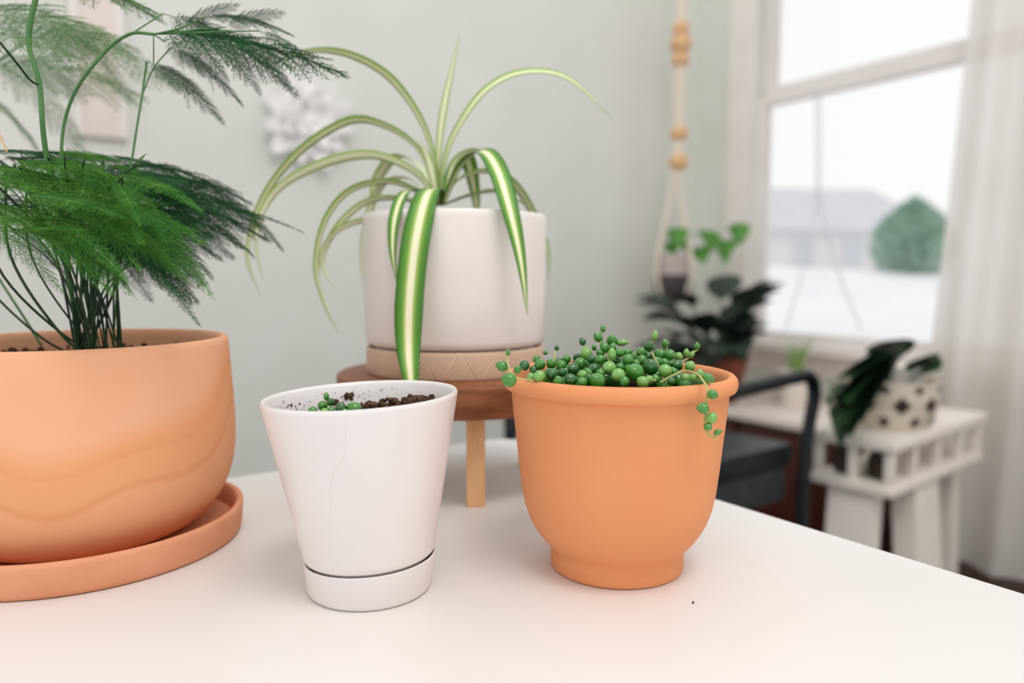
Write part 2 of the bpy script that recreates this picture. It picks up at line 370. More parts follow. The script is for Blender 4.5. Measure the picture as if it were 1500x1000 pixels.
# ------------------------------------------------------------------ window bench
bn = thing('window_bench', 'low white topped bench with red brown front under the window', 'bench', ROOM @ Vector((-.29,-.57,0)), R(33))
bevbox('top', (0,0,.436, .56,1.1,.03), 'benchwhite', bn, .006)
for y in (-.354,0,.354): bevbox('front_panel', (-.245,y,.245, .02,.335,.33), 'redbrown', bn, .004)
bevbox('plinth', (0,0,.04, .5,1.06,.08), 'redbrown', bn, .004)
for y in (-.535,.535): bevbox('side_panel', (0,y,.25, .5,.02,.34), 'redbrown', bn, .003)

# ------------------------------------------------------------------ potted things on the bench
def leafmesh(L, Wd, fold=.12, droop=.35, n=8, tipp=.8):
    V, F = [], []
    for i in range(n+1):
        t = i/n; wd = Wd*(math.sin(math.pi*min(1, t**tipp))**.8 if 0 < t < 1 else .02)
        for j in range(-2,3):
            s = j/2; V.append((L*t*(1-.15*droop*t), s*wd*.5, fold*abs(s)*wd - droop*L*t*t*.6))
    for i in range(n):
        for j in range(4): F.append((i*5+j, i*5+j+1, (i+1)*5+j+1, (i+1)*5+j))
    return V, F
def pot_simple(name, parent, r0, r1, h, m, lip=.008):
    return mesh_obj(name, *lathe([(0,0),(r0*.97,0),(r0,.004),(r1,h-lip*2),(r1+.006,h-lip*2+.002),(r1+.008,h-.004),(r1+.004,h),(r1-.006,h),(r1-.010,h-.03),(r0-.01,.012),(0,.012)], 48), m, parent)
dp = thing('potted_plant', 'dark leafy plant in a terracotta pot in the corner by the window', 'potted plant', (.81,2.97,.451))
pot_simple('pot', dp, .085, .125, .18, 'potterracotta'); ground_soil('soil', dp, r=.113, z=.162, amp=.008, rings=8, seg=30)
V, F = leafmesh(.19,.13,.15,.5); lm = None
for k in range(56):
    a = k*2.4+random.uniform(-.3,.3); el = random.uniform(-.15,1.0)
    if math.cos(a) > .35: el = random.uniform(1.0,1.3)
    base = Vector((.04*math.cos(a), .04*math.sin(a), .17))
    tipd = random.uniform(.03,.19); p = base + Vector((math.cos(a)*math.cos(el), math.sin(a)*math.cos(el), abs(math.sin(el))+.3))*tipd
    rope_obj('stem', [base, (base+p)/2+Vector((0,0,.02)), p], .0025, 'ferndark', dp, n=3, seg=5); st = C.objects[-1]
    if lm is None: lm = mesh_obj('leaf', V, F, 'darkleaf', st, sharp=None); o = lm
    else: o = link('leaf', lm.data, st)
    o.location = p; o.rotation_euler = (random.uniform(-.4,.4), -el*.7, a); s = random.uniform(.65,1.15); o.scale = (s,s,s)
gp = thing('grass_pot', 'small pale green grass tuft in a shallow white pot on bench', 'potted plant', at(1165,545,2.86) - Vector((0,0,.07)))
gz = gp.location.z; gp.location.z = .451
pot_simple('pot', gp, .05, .06, gz+.07-.451+.012, 'benchwhite'); ground_soil('soil', gp, r=.052, z=gz+.07-.451, amp=.004, rings=6, seg=24)
for k in range(26):
    a = random.uniform(0,6.28); r = random.uniform(0,.035); b0 = Vector((r*math.cos(a), r*math.sin(a), gz+.066-.451)); ln = random.uniform(.08,.19); sp = random.uniform(.15,.55)
    P = [b0, b0+Vector((math.cos(a)*sp*.3, math.sin(a)*sp*.3, 1)).normalized()*ln*.55, b0+Vector((math.cos(a)*sp, math.sin(a)*sp, 1)).normalized()*ln]
    rope_obj('blade', P, [.003]*4+[.0026,.002,.0012,.0008,.0005], 'grassleaf', gp, n=4, seg=4)

# ------------------------------------------------------------------ macrame hanger and hanging plant
hx = .690; hy = 3.22
def zz(py, Y=3.22): return at(985, py, Y).z
mh = thing('macrame_hanger', 'cream macrame rope plant hanger with round wooden beads', 'plant hanger', (hx,hy,0))
V3 = lambda x,y,z: Vector((x,y,z))
potz = zz(437); ptop = zz(372)
rope_obj('rope', [V3(0.02,0,2.6), V3(.012,0,zz(40)), V3(.008,0,zz(245))], .022, 'rope', mh, n=6)
for py, rr in ((42,.036),(64,.046),(88,.038),(196,.038),(238,.042)):
    z = zz(py); mesh_obj('bead', *lathe([(0,-.8*rr),(rr*.5,-.78*rr),(rr*.87,-.5*rr),(rr,0),(rr*.87,.5*rr),(rr*.5,.78*rr),(0,.8*rr)], 24), 'bead', mh, loc=(.012,0,z))
for k in range(4):
    a = k*math.pi/2+.6; c, s = math.cos(a), math.sin(a)
    rope_obj('cord', [V3(.01*c,.01*s,zz(245)), V3(.035*c,.035*s,zz(300)), V3(.088*c,.088*s,ptop+.02), V3(.100*c,.100*s,(ptop+potz)/2), V3(.055*c,.055*s,potz-.005), V3(0,0,potz-.02)], .0095, 'rope', mh, n=6)
rope_obj('tassel', [V3(0,0,potz-.015), V3(.004,0,potz-.05), V3(0,.004,potz-.10)], [.012]*5+[.014,.016,.012,.006], 'rope', mh, n=4)
hp = thing('hanging_plant', 'trailing green vine in a grey dipped pot inside the macrame hanger', 'potted plant', (hx,hy,potz-.012))
ph = ptop-potz+.012
mesh_obj('pot', *lathe([(0,0),(.05,0),(.072,.02),(.082,.07),(.084,ph),(.078,ph),(.074,.07),(.05,.02),(0,.015)], 40), 'greypot', hp)
mesh_obj('dipped_base', *lathe([(0,-.001),(.051,-.001),(.0735,.020),(.0832,.07),(.0838,ph*.56),(.0832,ph*.56)], 40), 'greydark', hp)
ground_soil('soil', hp, r=.073, z=ph-.015, amp=.006, rings=6, seg=24)
V, F = leafmesh(.085,.075,.12,.3,8,.6); vl = None
def vine(pts, leaves):
    global vl
    P = [V3(*p) for p in pts]; rope_obj('stem', P, .003, 'fernstem', hp, n=5, seg=5); st = C.objects[-1]
    for (x,y,z,a,el,s) in leaves:
        if vl is None: vl = mesh_obj('leaf', V, F, 'vineleaf', st, sharp=None); o = vl
        else: o = link('leaf', vl.data, st)
        o.location = (x,y,z); o.rotation_euler = (random.uniform(-.3,.3), -el, a); o.scale = (s,s,s)
vine([(0,0,ph-.01),(.05,-.02,ph+.07),(.12,-.03,ph+.08),(.19,-.03,ph+.0),(.26,-.02,ph+.03)], [(.12,-.04,ph+.10,-1.2,-.9,1.25),(.10,-.03,ph+.03,-1.5,-.8,1.1),(.19,-.04,ph+.03,-1.3,-1.0,1.0),(.26,-.03,ph+.13,-1.5,-1.1,1.2),(.23,-.03,ph+.06,-2,-.9,.9),(.155,-.04,ph+.08,-.6,-1,.9)])
vine([(0,0,ph-.01),(-.01,-.03,ph+.04),(0,-.04,ph+.09)], [(0,-.045,ph+.11,-1.6,-1.0,1.2),(-.01,-.03,ph+.05,-2.0,-.9,.9),(.02,-.03,ph+.06,-.9,-.8,.9)])

# pale cord hanger in front of the window pane
ch = thing('cord_hanger', 'thin pale cords hanging in front of the window pane', 'plant hanger', room(-.06,-.64,0)); o0 = place(ch).inverted()
yd = 3.08
rope_obj('cord', [at(1195,130,yd), at(1196,200,yd), at(1197,300,yd)], .0032, 'housewin', ch, n=2, seg=5, origin=o0)
rope_obj('cord', [at(1201,130,yd), at(1202,200,yd), at(1201,300,yd)], .0032, 'housewin', ch, n=2, seg=5, origin=o0)
rope_obj('cord', [at(1197,298,yd), at(1178,390,yd), at(1150,484,yd)], .0032, 'housewin', ch, n=3, seg=5, origin=o0)
rope_obj('cord', [at(1201,298,yd), at(1225,390,yd), at(1262,484,yd)], .0032, 'housewin', ch, n=3, seg=5, origin=o0)

# ------------------------------------------------------------------ black chair
A = Vector((.30,1.55,0)); B = Vector((.774,1.91,0)); ex = (B-A).normalized(); ey = Vector((-ex.y,ex.x,0))
cw = (B-A).length; cdp = .50
ch2 = thing('armchair', 'black tubular armchair with a thick charcoal seat cushion', 'chair', A, math.atan2(ex.y, ex.x))
for y in (0.0, cdp):
    rope_obj('arm', [V3(.0,y,.66), V3(.08,y,.675), V3(cw*.5,y,.683), V3(cw-.06,y,.695), V3(cw-.012,y,.685), V3(cw+.005,y,.64), V3(cw-.015,y,.56), V3(cw-.035,y,.42)], .017, 'black', ch2, n=7, seg=10)
    rope_obj('leg', [V3(cw-.035,y,.43), V3(cw-.03,y,.2), V3(cw-.02,y,.005)], .017, 'black', ch2, n=3, seg=10)
    rope_obj('leg', [V3(-.01,y,.70), V3(.0,y,.4), V3(-.03,y,.005)], .017, 'black', ch2, n=3, seg=10)
bevbox('seat', (cw/2-.02,cdp/2,.490, cw-.03,cdp-.05,.06), 'black', ch2, .02)
bevbox('seat_base', (cw/2-.03,cdp/2,.415, cw-.06,cdp-.06,.09), 'charcoal', ch2, .012)
bevbox('backrest', (-.012,cdp/2,.64, .04,cdp-.03,.19), 'charcoal', ch2, .015)

# ------------------------------------------------------------------ white side table with an open shelf
sa = R(40); sF = Vector((.917,1.77,0)); e1 = Vector((math.cos(sa),math.sin(sa),0)); e2 = Vector((-math.sin(sa),math.cos(sa),0))
st = thing('side_table', 'white wooden side table with an open shelf and wide legs', 'side table', sF, sa)
SL, SW = .62, .22
bevbox('top', (SL/2,SW/2,.536, SL,SW,.028), 'sidewhite', st, .006)
bevbox('lower_shelf', (SL/2,SW/2,.422, SL-.01,SW-.01,.026), 'sidewhite', st, .006)
for y in (.02,SW/2,SW-.02):
    for x in (.025,SL-.025): bevbox('divider', (x,y,.478, .022,.022,.088), 'sidewhite', st, .003)
for x in (.16,.31,.46):
    bevbox('divider', (x,.02,.478, .02,.018,.088), 'sidewhite', st, .003); bevbox('divider', (x,SW-.02,.478, .02,.018,.088), 'sidewhite', st, .003)
for x, y, hx_, hy_, dx, dy in ((.055,.115,.028,.058,-.03,0),(.25,.05,.075,.03,.01,-.03),(.25,SW-.04,.06,.03,.0,.03),(SL-.06,.115,.028,.058,.03,0)):
    V = []
    for z, k in ((.41,0),(0.0,1)):
        for sx, sy in ((-1,-1),(1,-1),(1,1),(-1,1)): V.append((x+dx*k+sx*(hx_+.004*k), y+dy*k+sy*hy_, z))
    mesh_obj('leg', V, [(0,1,2,3),(7,6,5,4),(0,4,5,1),(1,5,6,2),(2,6,7,3),(3,7,4,0)], 'sidewhite', st, smooth=False)
stM = place(st)
for i, (x, y, r) in enumerate(((.085,.066,.034),(.085,.158,.034))):
    o = thing('dark_jar', 'small dark round jar on the side table shelf, ' + ('nearer the shelf corner' if i == 0 else 'beside the armchair'), 'jar', stM @ Vector((x,y,.4355)))
    mesh_obj('body', *lathe([(0,0),(r*.8,0),(r,.012),(r,.045),(r*.8,.058),(r*.7,.058),(r*.7,.05),(0,.05)], 28), 'basketdark', o)
    mesh_obj('lid', *lathe([(0,.052),(r*.74,.052),(r*.76,.064),(0,.068)], 28), 'greydark', o)
# cream planter with dark diamonds
pc = stM @ Vector((.215,.11,.5505))
bp_ = thing('diamond_planter', 'cream planter with dark diamonds and drooping dark leaves on side table', 'potted plant', pc, R(-12))
PHh = .128
mesh_obj('pot', *lathe([(0,0),(.094,0),(.099,.004),(.116,.05),(.120,.09),(.117,PHh),(.110,PHh),(.110,.09),(.09,.012),(0,.012)], 56), 'basket', bp_)
def prad(z): return np.interp(z, [0,.004,.05,.09,PHh], [.094,.099,.116,.120,.117])
for row, (z0, off) in enumerate(((.024,0),(.068,.5),(.108,0))):
    hz_ = (.015,.023,.011)[row]; wz_ = (.14,.20,.13)[row]
    for k in range(9):
        a0 = (k+off+.25)*2*math.pi/9; V = []
        for da, dz in ((0,-hz_),(wz_,0),(0,hz_),(-wz_,0),(0,0)):
            a = a0+da; z = z0+dz; r = prad(z)+.0015+.002*(da == 0 and dz == 0); V.append((r*math.cos(a), r*math.sin(a), z))
        mesh_obj('diamond', V, [(0,1,4),(1,2,4),(2,3,4),(3,0,4)], 'basketdark', bp_, smooth=False)
ground_soil('soil', bp_, r=.109, z=.112, amp=.006, rings=8, seg=30)
mesh_obj('inner_pot', *lathe([(.062,.10),(.070,.16),(.066,.16),(.06,.12),(0,.118)], 40), 'sidewhite', bp_, loc=(.02,.0,0))
V, F = leafmesh(.17,.105,.1,.5); dl = None; Mi = place(bp_).inverted()
for (px, py, Y, px2, py2, Y2, s) in ((1310,535,1.93,1235,515,1.82,1.0),(1300,545,1.92,1215,550,1.83,1.0),(1295,550,1.9,1208,585,1.80,1.05),(1290,555,1.86,1208,618,1.79,.95),(1315,525,1.93,1292,490,1.9,.7),(1290,555,1.85,1225,605,1.76,1.05),(1340,550,1.93,1364,530,1.86,.5),(1345,545,1.93,1358,512,1.9,.5),(1305,540,1.9,1235,545,1.79,1.05),(1300,540,1.9,1210,530,1.85,.9),(1305,540,1.88,1240,580,1.77,1.05),(1285,555,1.84,1205,600,1.78,1.0),(1290,550,1.86,1202,560,1.80,1.0),(1300,545,1.86,1212,540,1.78,1.0),(1280,560,1.83,1222,592,1.75,1.0),(1285,550,1.84,1230,560,1.75,1.0),(1300,535,1.92,1255,510,1.85,1.0),(1310,535,1.90,1265,530,1.80,1.0)):
    p = Mi @ at(px,py,Y); q = Mi @ at(px2,py2,Y2); c0 = V3(p.x*.3,p.y*.3,.11)
    rope_obj('stem', [c0, (c0+p)/2+V3(0,0,.015), p], .003, 'ferndark', bp_, n=4, seg=5); stt = C.objects[-1]
    if dl is None: dl = mesh_obj('leaf', V, F, 'deepleaf', stt, sharp=None); o = dl
    else: o = link('leaf', dl.data, stt)
    d = (q-p); s = d.length/.15; x = d.normalized(); y = V3(0,0,1).cross(x); y = y.normalized() if y.length > .01 else V3(0,1,0); y = (y + V3(0,0,.7)).normalized(); z = x.cross(y).normalized(); y = z.cross(x)
    o.matrix_local = Matrix.Translation(p) @ Matrix((x,y,z)).transposed().to_4x4() @ Matrix.Diagonal((s, max(s,1.0)*1.15, s, 1))

# ================================================================== THE DESK
ta = math.atan2(.822*-1, .57)           # direction of the right edge towards the viewer
d1 = Vector((math.cos(ta), math.sin(ta), 0)); d2 = Vector((d1.y, -d1.x, 0)); Ct = Vector((.0,.966,0))
tb = thing('desk', 'white desk with a rounded corner carrying the large pots', 'desk', (Ct.x,Ct.y,0))
DL, DW, cr = .80, 1.5, .045
def roundrect(inset):
    P = []; r = cr
    for cx, cy, a0 in ((r,r,180),(DL-r,r,270),(DL-r,DW-r,0),(r,DW-r,90)):
        for k in range(13):
            a = R(a0+k*7.5); P.append((cx+(r-inset)*math.cos(a), cy+(r-inset)*math.sin(a)))
    return P
V, F = [], []; lv = [(.003,TABLE_Z),(.0008,TABLE_Z-.0009),(0,TABLE_Z-.003),(0,TABLE_Z-.025),(.002,TABLE_Z-.028)]
for ins, z in lv:
    for a, b in roundrect(ins): p = d1*a+d2*b; V.append((p.x,p.y,z))
n = len(V)//len(lv)
for i in range(len(lv)-1):
    for k in range(n): F.append((i*n+k, i*n+(k+1)%n, (i+1)*n+(k+1)%n, (i+1)*n+k))
F += [tuple(range(n)), tuple(range((len(lv)-1)*n, len(lv)*n))]
mesh_obj('desktop', V, F, 'table', tb, sharp=50)
for a, b in ((.07,.07),(DL-.07,.07),(.07,DW-.07),(DL-.07,DW-.07)):
    p = d1*a+d2*b; bevbox('leg', (p.x,p.y,(TABLE_Z-.029)/2, .05,.05,TABLE_Z-.029, ta), 'table', tb, .003)

# ------------------------------------------------------------------ orange pot with string of pearls
OP = Vector((.0757,.5290,TABLE_Z))
op = thing('potted_string_of_pearls', 'smooth orange footed pot filled with a green bead leaf succulent', 'potted plant', OP)
mesh_obj('pot', *lathe([(0,0),(.0452,0),(.0470,.0008),(.0476,.0022),(.0474,.0105),(.0470,.0125),(.0478,.0150),(.0502,.0178),(.0545,.0225),(.0590,.0288),(.0632,.0365),(.0664,.0460),(.0688,.0580),(.0708,.0750),(.0728,.0950),(.0748,.1130),(.0757,.1230),(.0760,.1270),(.0761,.1288),(.0768,.1291),(.0790,.1293),(.0806,.1300),(.0814,.1318),(.0817,.1346),(.0810,.1378),(.0792,.1398),(.0772,.1405),(.0752,.1395),(.0738,.1365),(.0730,.1300),(.0715,.1000),(.0660,.0600),(.05,.04),(0,.036)], 128), 'orange', op, sharp=55)
ground_soil('soil', op, r=.0722, z=.1290, amp=.004, seed=5)
bm = bmesh.new(); bmesh.ops.create_uvsphere(bm, u_segments=18, v_segments=12, radius=1)
for v in bm.verts:
    if v.co.z > .8: v.co.z += (v.co.z-.8)*.9
for f in bm.faces: f.smooth = True
PM = {}
for k in ('pearl','pearl_pale','pearl_dark'):
    me = bpy.data.meshes.new('pearl_leaf'); bm.to_mesh(me); me.materials.append(MATS[k]); PM[k] = me
bm.free()
def pearl(p, r, parent, kind='pearl', tip=None, long=1.0):
    o = link('pearl_leaf', PM[kind], parent); o.location = p
    d = Vector(tip) if tip else Vector((random.uniform(-1,1), random.uniform(-1,.4), random.uniform(-.6,.9)))
    o.rotation_euler = d.to_track_quat('Z','Y').to_euler(); o.scale = (r,r,r*long); return o
opi = Matrix.Translation(-OP)
def zp(zx, zy): return 700+zx/3.846, 470+zy/3.846      # from close-up coordinates to photo pixels
def pp(zx, zy, Y): return opi @ at(*zp(zx,zy), Y)
mainstem = rope_obj('stem', [pp(1000,335,.475), pp(900,330,.49), pp(800,290,.51), pp(700,300,.5), pp(560,300,.49)], .0007, 'pearlstem', op, n=5, seg=5)
heap = [(262,250,30,.50,2),(300,315,25,.485,1),(347,312,35,.48,1),(350,245,32,.50,0),(413,240,30,.505,0),(415,300,35,.485,2),(453,340,30,.475,0),(380,178,14,.52,0),(470,250,30,.51,0),(475,290,25,.49,2),(537,270,35,.50,2),(523,332,36,.475,2),(587,345,30,.472,0),(577,240,35,.52,0),(590,305,28,.48,1),(612,185,36,.53,1),(672,340,48,.474,0),(655,270,32,.50,2),(640,215,26,.515,2),(690,217,28,.505,0),(690,295,26,.485,0),(690,180,25,.525,0),(755,110,33,.54,0),(795,178,27,.515,0),(740,265,40,.49,1),(792,305,40,.478,1),(845,220,33,.505,0),(885,290,52,.485,0),(825,340,30,.474,0),(890,240,25,.51,0),(925,222,30,.52,0),(920,175,30,.54,0),(975,260,45,.495,2),(1055,280,38,.485,1),(1030,190,35,.535,0),(1080,190,32,.53,0),(1100,285,24,.49,0),(1130,200,25,.54,1),(1125,250,32,.52,2),(1195,255,30,.51,1),(1168,322,28,.488,1),(1220,325,28,.487,1),(930,345,35,.474,1),(1000,325,26,.48,0),(965,330,25,.478,1),(1090,340,25,.476,2),(560,205,26,.54,2),(500,215,26,.54,0),(450,230,24,.535,2),(315,275,26,.50,2),(330,215,22,.53,0),(780,225,28,.52,2),(720,225,26,.53,2),(850,270,28,.50,0),(1010,230,30,.52,0),(960,200,26,.54,2),(870,205,28,.535,0),(800,260,26,.5,0),(625,320,26,.478,2),(1050,235,28,.525,0),(1090,240,26,.53,0),(620,290,24,.485,0)]
for zx, zy, zr, Y, kd in heap:
    pearl(pp(zx,zy,Y), zr/3.846*Y/FPX, mainstem, ('pearl','pearl_pale','pearl_dark')[kd])
for k in range(70):                       # the rest of the heap, further back and underneath
    a = random.uniform(0,6.283); r = .062*math.sqrt(random.random()); x, y = r*math.cos(a), r*math.sin(a)
    if y < -.045: continue
    if x > .04 and y > -.01: continue
    pearl(Vector((x,y,.1355+random.uniform(0,.009)*(1-r/.08))), random.uniform(.0045,.0075), mainstem, random.choice(('pearl','pearl_dark','pearl')))
def strand(pts, pearls, r=.00055):
    s_ = rope_obj('stem', [pp(*p) for p in pts], r, 'pearlstem', op, n=7, seg=6)
    for zx, zy, zr, Y, kd, lg, tp in pearls: pearl(pp(zx,zy,Y), zr/3.846*Y/FPX, s_, ('pearl','pearl_pale','pearl_dark')[kd], tp, lg)
strand([(310,335,.468),(240,325,.462),(195,335,.459),(180,280,.460),(165,225,.465),(165,190,.467)], [(178,332,42,.456,0,1.0,(-1,0,.2)),(138,255,31,.466,0,1.1,(-1,0,.3)),(222,275,23,.475,0,1.0,None),(170,178,14,.467,0,1.35,(.1,0,1))])
strand([(440,240,.51),(432,200,.52),(442,160,.525)], [(444,152,14,.525,2,1.2,(.2,0,1))])
strand([(640,240,.52),(612,180,.53),(592,130,.535)], [(590,117,20,.535,2,1.1,(-.3,0,1))], .0004)
strand([(740,230,.52),(712,150,.525),(685,100,.53),(705,55,.53)], [(715,152,28,.525,0,1.2,(-.4,0,.8)),(678,92,26,.53,0,1.15,(-.6,-.3,.8)),(705,43,16,.53,0,1.3,(0,0,1)),(655,150,15,.54,0,1.2,(-.3,0,1)),(760,150,20,.52,0,1.3,(.2,0,1))])
strand([(770,290,.49),(752,240,.495),(755,195,.50)], [(755,190,24,.498,1,1.45,(0,0,1)),(812,122,20,.54,1,1.7,(1,0,.1)),(838,175,20,.52,0,1.6,(1,0,.2))], .0004)
strand([(1020,255,.51),(990,195,.515),(975,150,.52),(995,90,.52)], [(965,143,31,.52,2,1.0,(0,-.5,.4)),(997,82,18,.52,1,1.6,(.15,0,1))])
strand([(1060,200,.53),(1065,150,.535),(1080,115,.535)], [(1055,126,20,.535,0,1.15,(-.1,0,1))], .0004)
strand([(1130,240,.535),(1180,212,.545),(1210,180,.548),(1240,160,.55)], [(1175,180,17,.545,1,1.3,(0,0,1)),(1203,190,15,.546,1,1.6,(.6,0,.8)),(1235,142,17,.55,0,1.2,(0,0,1))])
strand([(1050,300,.485),(1045,330,.483),(1060,335,.482)], [], .0006)
strand([(1030,345,.477),(1100,305,.478),(1170,280,.480),(1235,300,.468),(1275,345,.456),(1292,385,.4505),(1288,450,.452),(1280,520,.4545),(1276,585,.4565),(1295,635,.457),(1330,655,.456),(1350,635,.455)], [(1250,300,24,.476,1,1.1,None),(1292,322,29,.466,0,1.0,(1,0,.3)),(1322,413,29,.449,0,1.0,(1,0,-.3)),(1270,492,33,.447,0,1.05,(-1,0,.2)),(1315,547,33,.452,1,1.0,(.6,0,.8)),(1296,596,25,.451,0,1.0,(.2,-1,0)),(1350,627,17,.455,0,1.45,(1,0,.4))], .0007)
# ------------------------------------------------------------------ white pot
WPc = Vector((-.0957,.489,TABLE_Z)); TILT = R(-2.3)
sc = thing('saucer', 'small glossy white saucer under the white tapered pot', 'saucer', WPc)
V, F = lathe([(0,0),(.0385,0),(.0400,.0010),(.0412,.0035),(.0436,.0215),(.0438,.0228),(.0430,.0232),(.0418,.0225),(.0395,.0060),(0,.0050)], 96)
V = [(x+.0008*(z/.022), y, z + x*math.tan(-TILT)*max(0, (z-.002))/.021) for x, y, z in V]
mesh_obj('dish', V, F, 'whiteceramic', sc, sharp=50)
wp = thing('white_pot', 'white tapered ceramic pot with a few green bead leaves in soil', 'potted plant', WPc + Vector((.0006,0,.0240))); wp.rotation_euler = (0, TILT, 0)
wpm = lathe([(0,-.012),(.034,-.012),(.0372,-.010),(.0378,0),(.0424,0.0004),(.0432,.0015),(.0440,.006),(.0632,.1035),(.0635,.1055),(.0626,.1068),(.0612,.1066),(.0600,.1045),(.0585,.097),(.041,.006),(0,.003)], 128)
mesh_obj('pot', *wpm, 'whiteceramic', wp, sharp=55)
ground_soil('soil', wp, r=.0560, z=.0865, amp=.0050, tilt=(.10,.05), seed=11)
Wi = place(wp).inverted()
def zq(zx, zy, Y): return Wi @ at(360+zx/4.6875, 540+zy/4.6875, Y)
cs = rope_obj('stem', [zq(700,320,.465), zq(600,310,.468), zq(540,280,.47), zq(555,215,.472)], .0005, 'pearlstem', wp, n=6, seg=5)
for zx, zy, zr, Y, kd, lg, tp in ((462,290,33,.462,0,1.0,(-1,0,0)),(525,253,33,.472,0,1.0,None),(582,228,28,.468,2,1.0,(.4,-.4,.5)),(553,190,20,.472,0,1.3,(.1,0,1)),(540,300,32,.462,1,1.0,None),(585,285,27,.464,0,1.0,None),(655,272,40,.466,2,1.0,(.1,-.2,1)),(748,275,48,.466,0,1.05,(-1,0,.6)),(680,296,25,.464,1,1.0,None)):
    pearl(zq(zx,zy,Y), zr/4.6875*Y/FPX, cs, ('pearl','pearl_pale','pearl_dark')[kd], tp, lg)
BV = [blob(1, 1, s_, .35) for s_ in range(3)]; BM = []
for V, F in BV:
    me = bpy.data.meshes.new('crumb'); me.from_pydata([tuple(v) for v in V], [], F); me.materials.append(MATS['crumb']); BM.append(me)
def crumbs(name, parent, spots):
    V, F = [], []
    for p, r in spots:
        v, f = random.choice(BV); o = len(V); q = Matrix.Rotation(random.uniform(0,6), 3, Vector((random.random(), random.random(), 1)).normalized())
        V += [Vector(p) + (q @ x)*r for x in v]; F += [tuple(i+o for i in t) for t in f]
    o = mesh_obj(name, V, F, 'crumb', parent, smooth=False); o['kind'] = 'stuff'; return o
sp_ = []
for k in range(420):
    a = random.uniform(0,6.28); r = .054*math.sqrt(random.random()); x, y = r*math.cos(a), r*math.sin(a)
    if x < -.018: continue
    sp_.append(((x,y,.0865+.10*x+.05*y+random.uniform(.001,.006)), random.uniform(.0008,.003)))
for zx, zy in ((1170,215),(1200,205),(1225,215),(1130,235),(1185,232),(1240,225),(840,260),(870,265)): sp_.append((zq(zx,zy,.50), .0032))
crumbs('soil_crumbs', wp, sp_)
def inner_r(z): return np.interp(z, [.006,.097,.1045], [.041,.0585,.0600])
sp2 = []
def wallspot(a, z, r): rr = inner_r(z)-.0004; sp2.append(((rr*math.cos(a), rr*math.sin(a), z), r))
for k in range(22): wallspot(R(random.gauss(121,4)), random.gauss(.0945,.0012), random.uniform(.0006,.0017))
for k in range(14): wallspot(R(random.gauss(111,2.5)), random.gauss(.0975,.001), random.uniform(.0006,.0019))
for k in range(240): wallspot(R(random.uniform(75,185)), random.uniform(.080,.1015), random.uniform(.00012,.00042))
for k in range(16): wallspot(R(random.gauss(170,12)), random.gauss(.094,.003), random.uniform(.0003,.0009))
crumbs('soil_specks', wp, sp2)
P = []
for zx, zy in ((505,612),(507,640),(503,668),(490,690),(484,712),(485,740),(484,768)):      # hairline crack on the glaze
    p = at(zx, zy, .45); d = (p-EYE)
    for it in range(40):
        q = Wi @ p; rs = float(np.interp(q.z, [.006,.1035], [.0440,.0632])); p = p + d.normalized()*(math.hypot(q.x,q.y)-rs)*.6
    P.append(Wi @ p)
rope_obj('glaze_crack', P, .00016, 'crack', wp, n=4, seg=4)

# ------------------------------------------------------------------ big terracotta pot, saucer and fern
TP = Vector((-.335,.576,TABLE_Z))
ts = thing('terracotta_saucer', 'wide shallow terracotta saucer under the large fern pot', 'saucer', TP)
mesh_obj('dish', *lathe([(0,0),(.110,0),(.1135,.001),(.1150,.004),(.1168,.021),(.1166,.0236),(.1152,.0246),(.1128,.0243),(.1110,.0230),(.1085,.0085),(0,.0075)], 128), 'terrasaucer', ts, sharp=55)
pf = thing('potted_fern', 'large round terracotta pot holding a feathery green asparagus fern', 'potted plant', TP + Vector((0,0,.0085)))
mesh_obj('pot', *lathe([(0,0),(.060,0),(.072,.0012),(.083,.0065),(.0925,.0145),(.1005,.0250),(.1060,.0360),(.1098,.0480),(.1118,.0600),(.1126,.0740),(.1124,.0900),(.1115,.1100),(.1103,.1300),(.1092,.1460),(.1086,.1500),(.1070,.1516),(.1045,.1516),(.1025,.1500),(.1015,.1450),(.1020,.1000),(.098,.05),(.07,.015),(0,.012)], 128), 'terracotta', pf, sharp=60)
ground_soil('soil', pf, r=.1017, z=.1330, amp=.006, seed=2, rings=30)
crumbs('soil_crumbs', pf, [((r*math.cos(a), r*math.sin(a), .135+random.uniform(0,.004)), random.uniform(.001,.003)) for a, r in ((random.uniform(0,6.28), .098*math.sqrt(random.random())) for _ in range(260))])
Fi = place(pf).inverted()
FL = .20
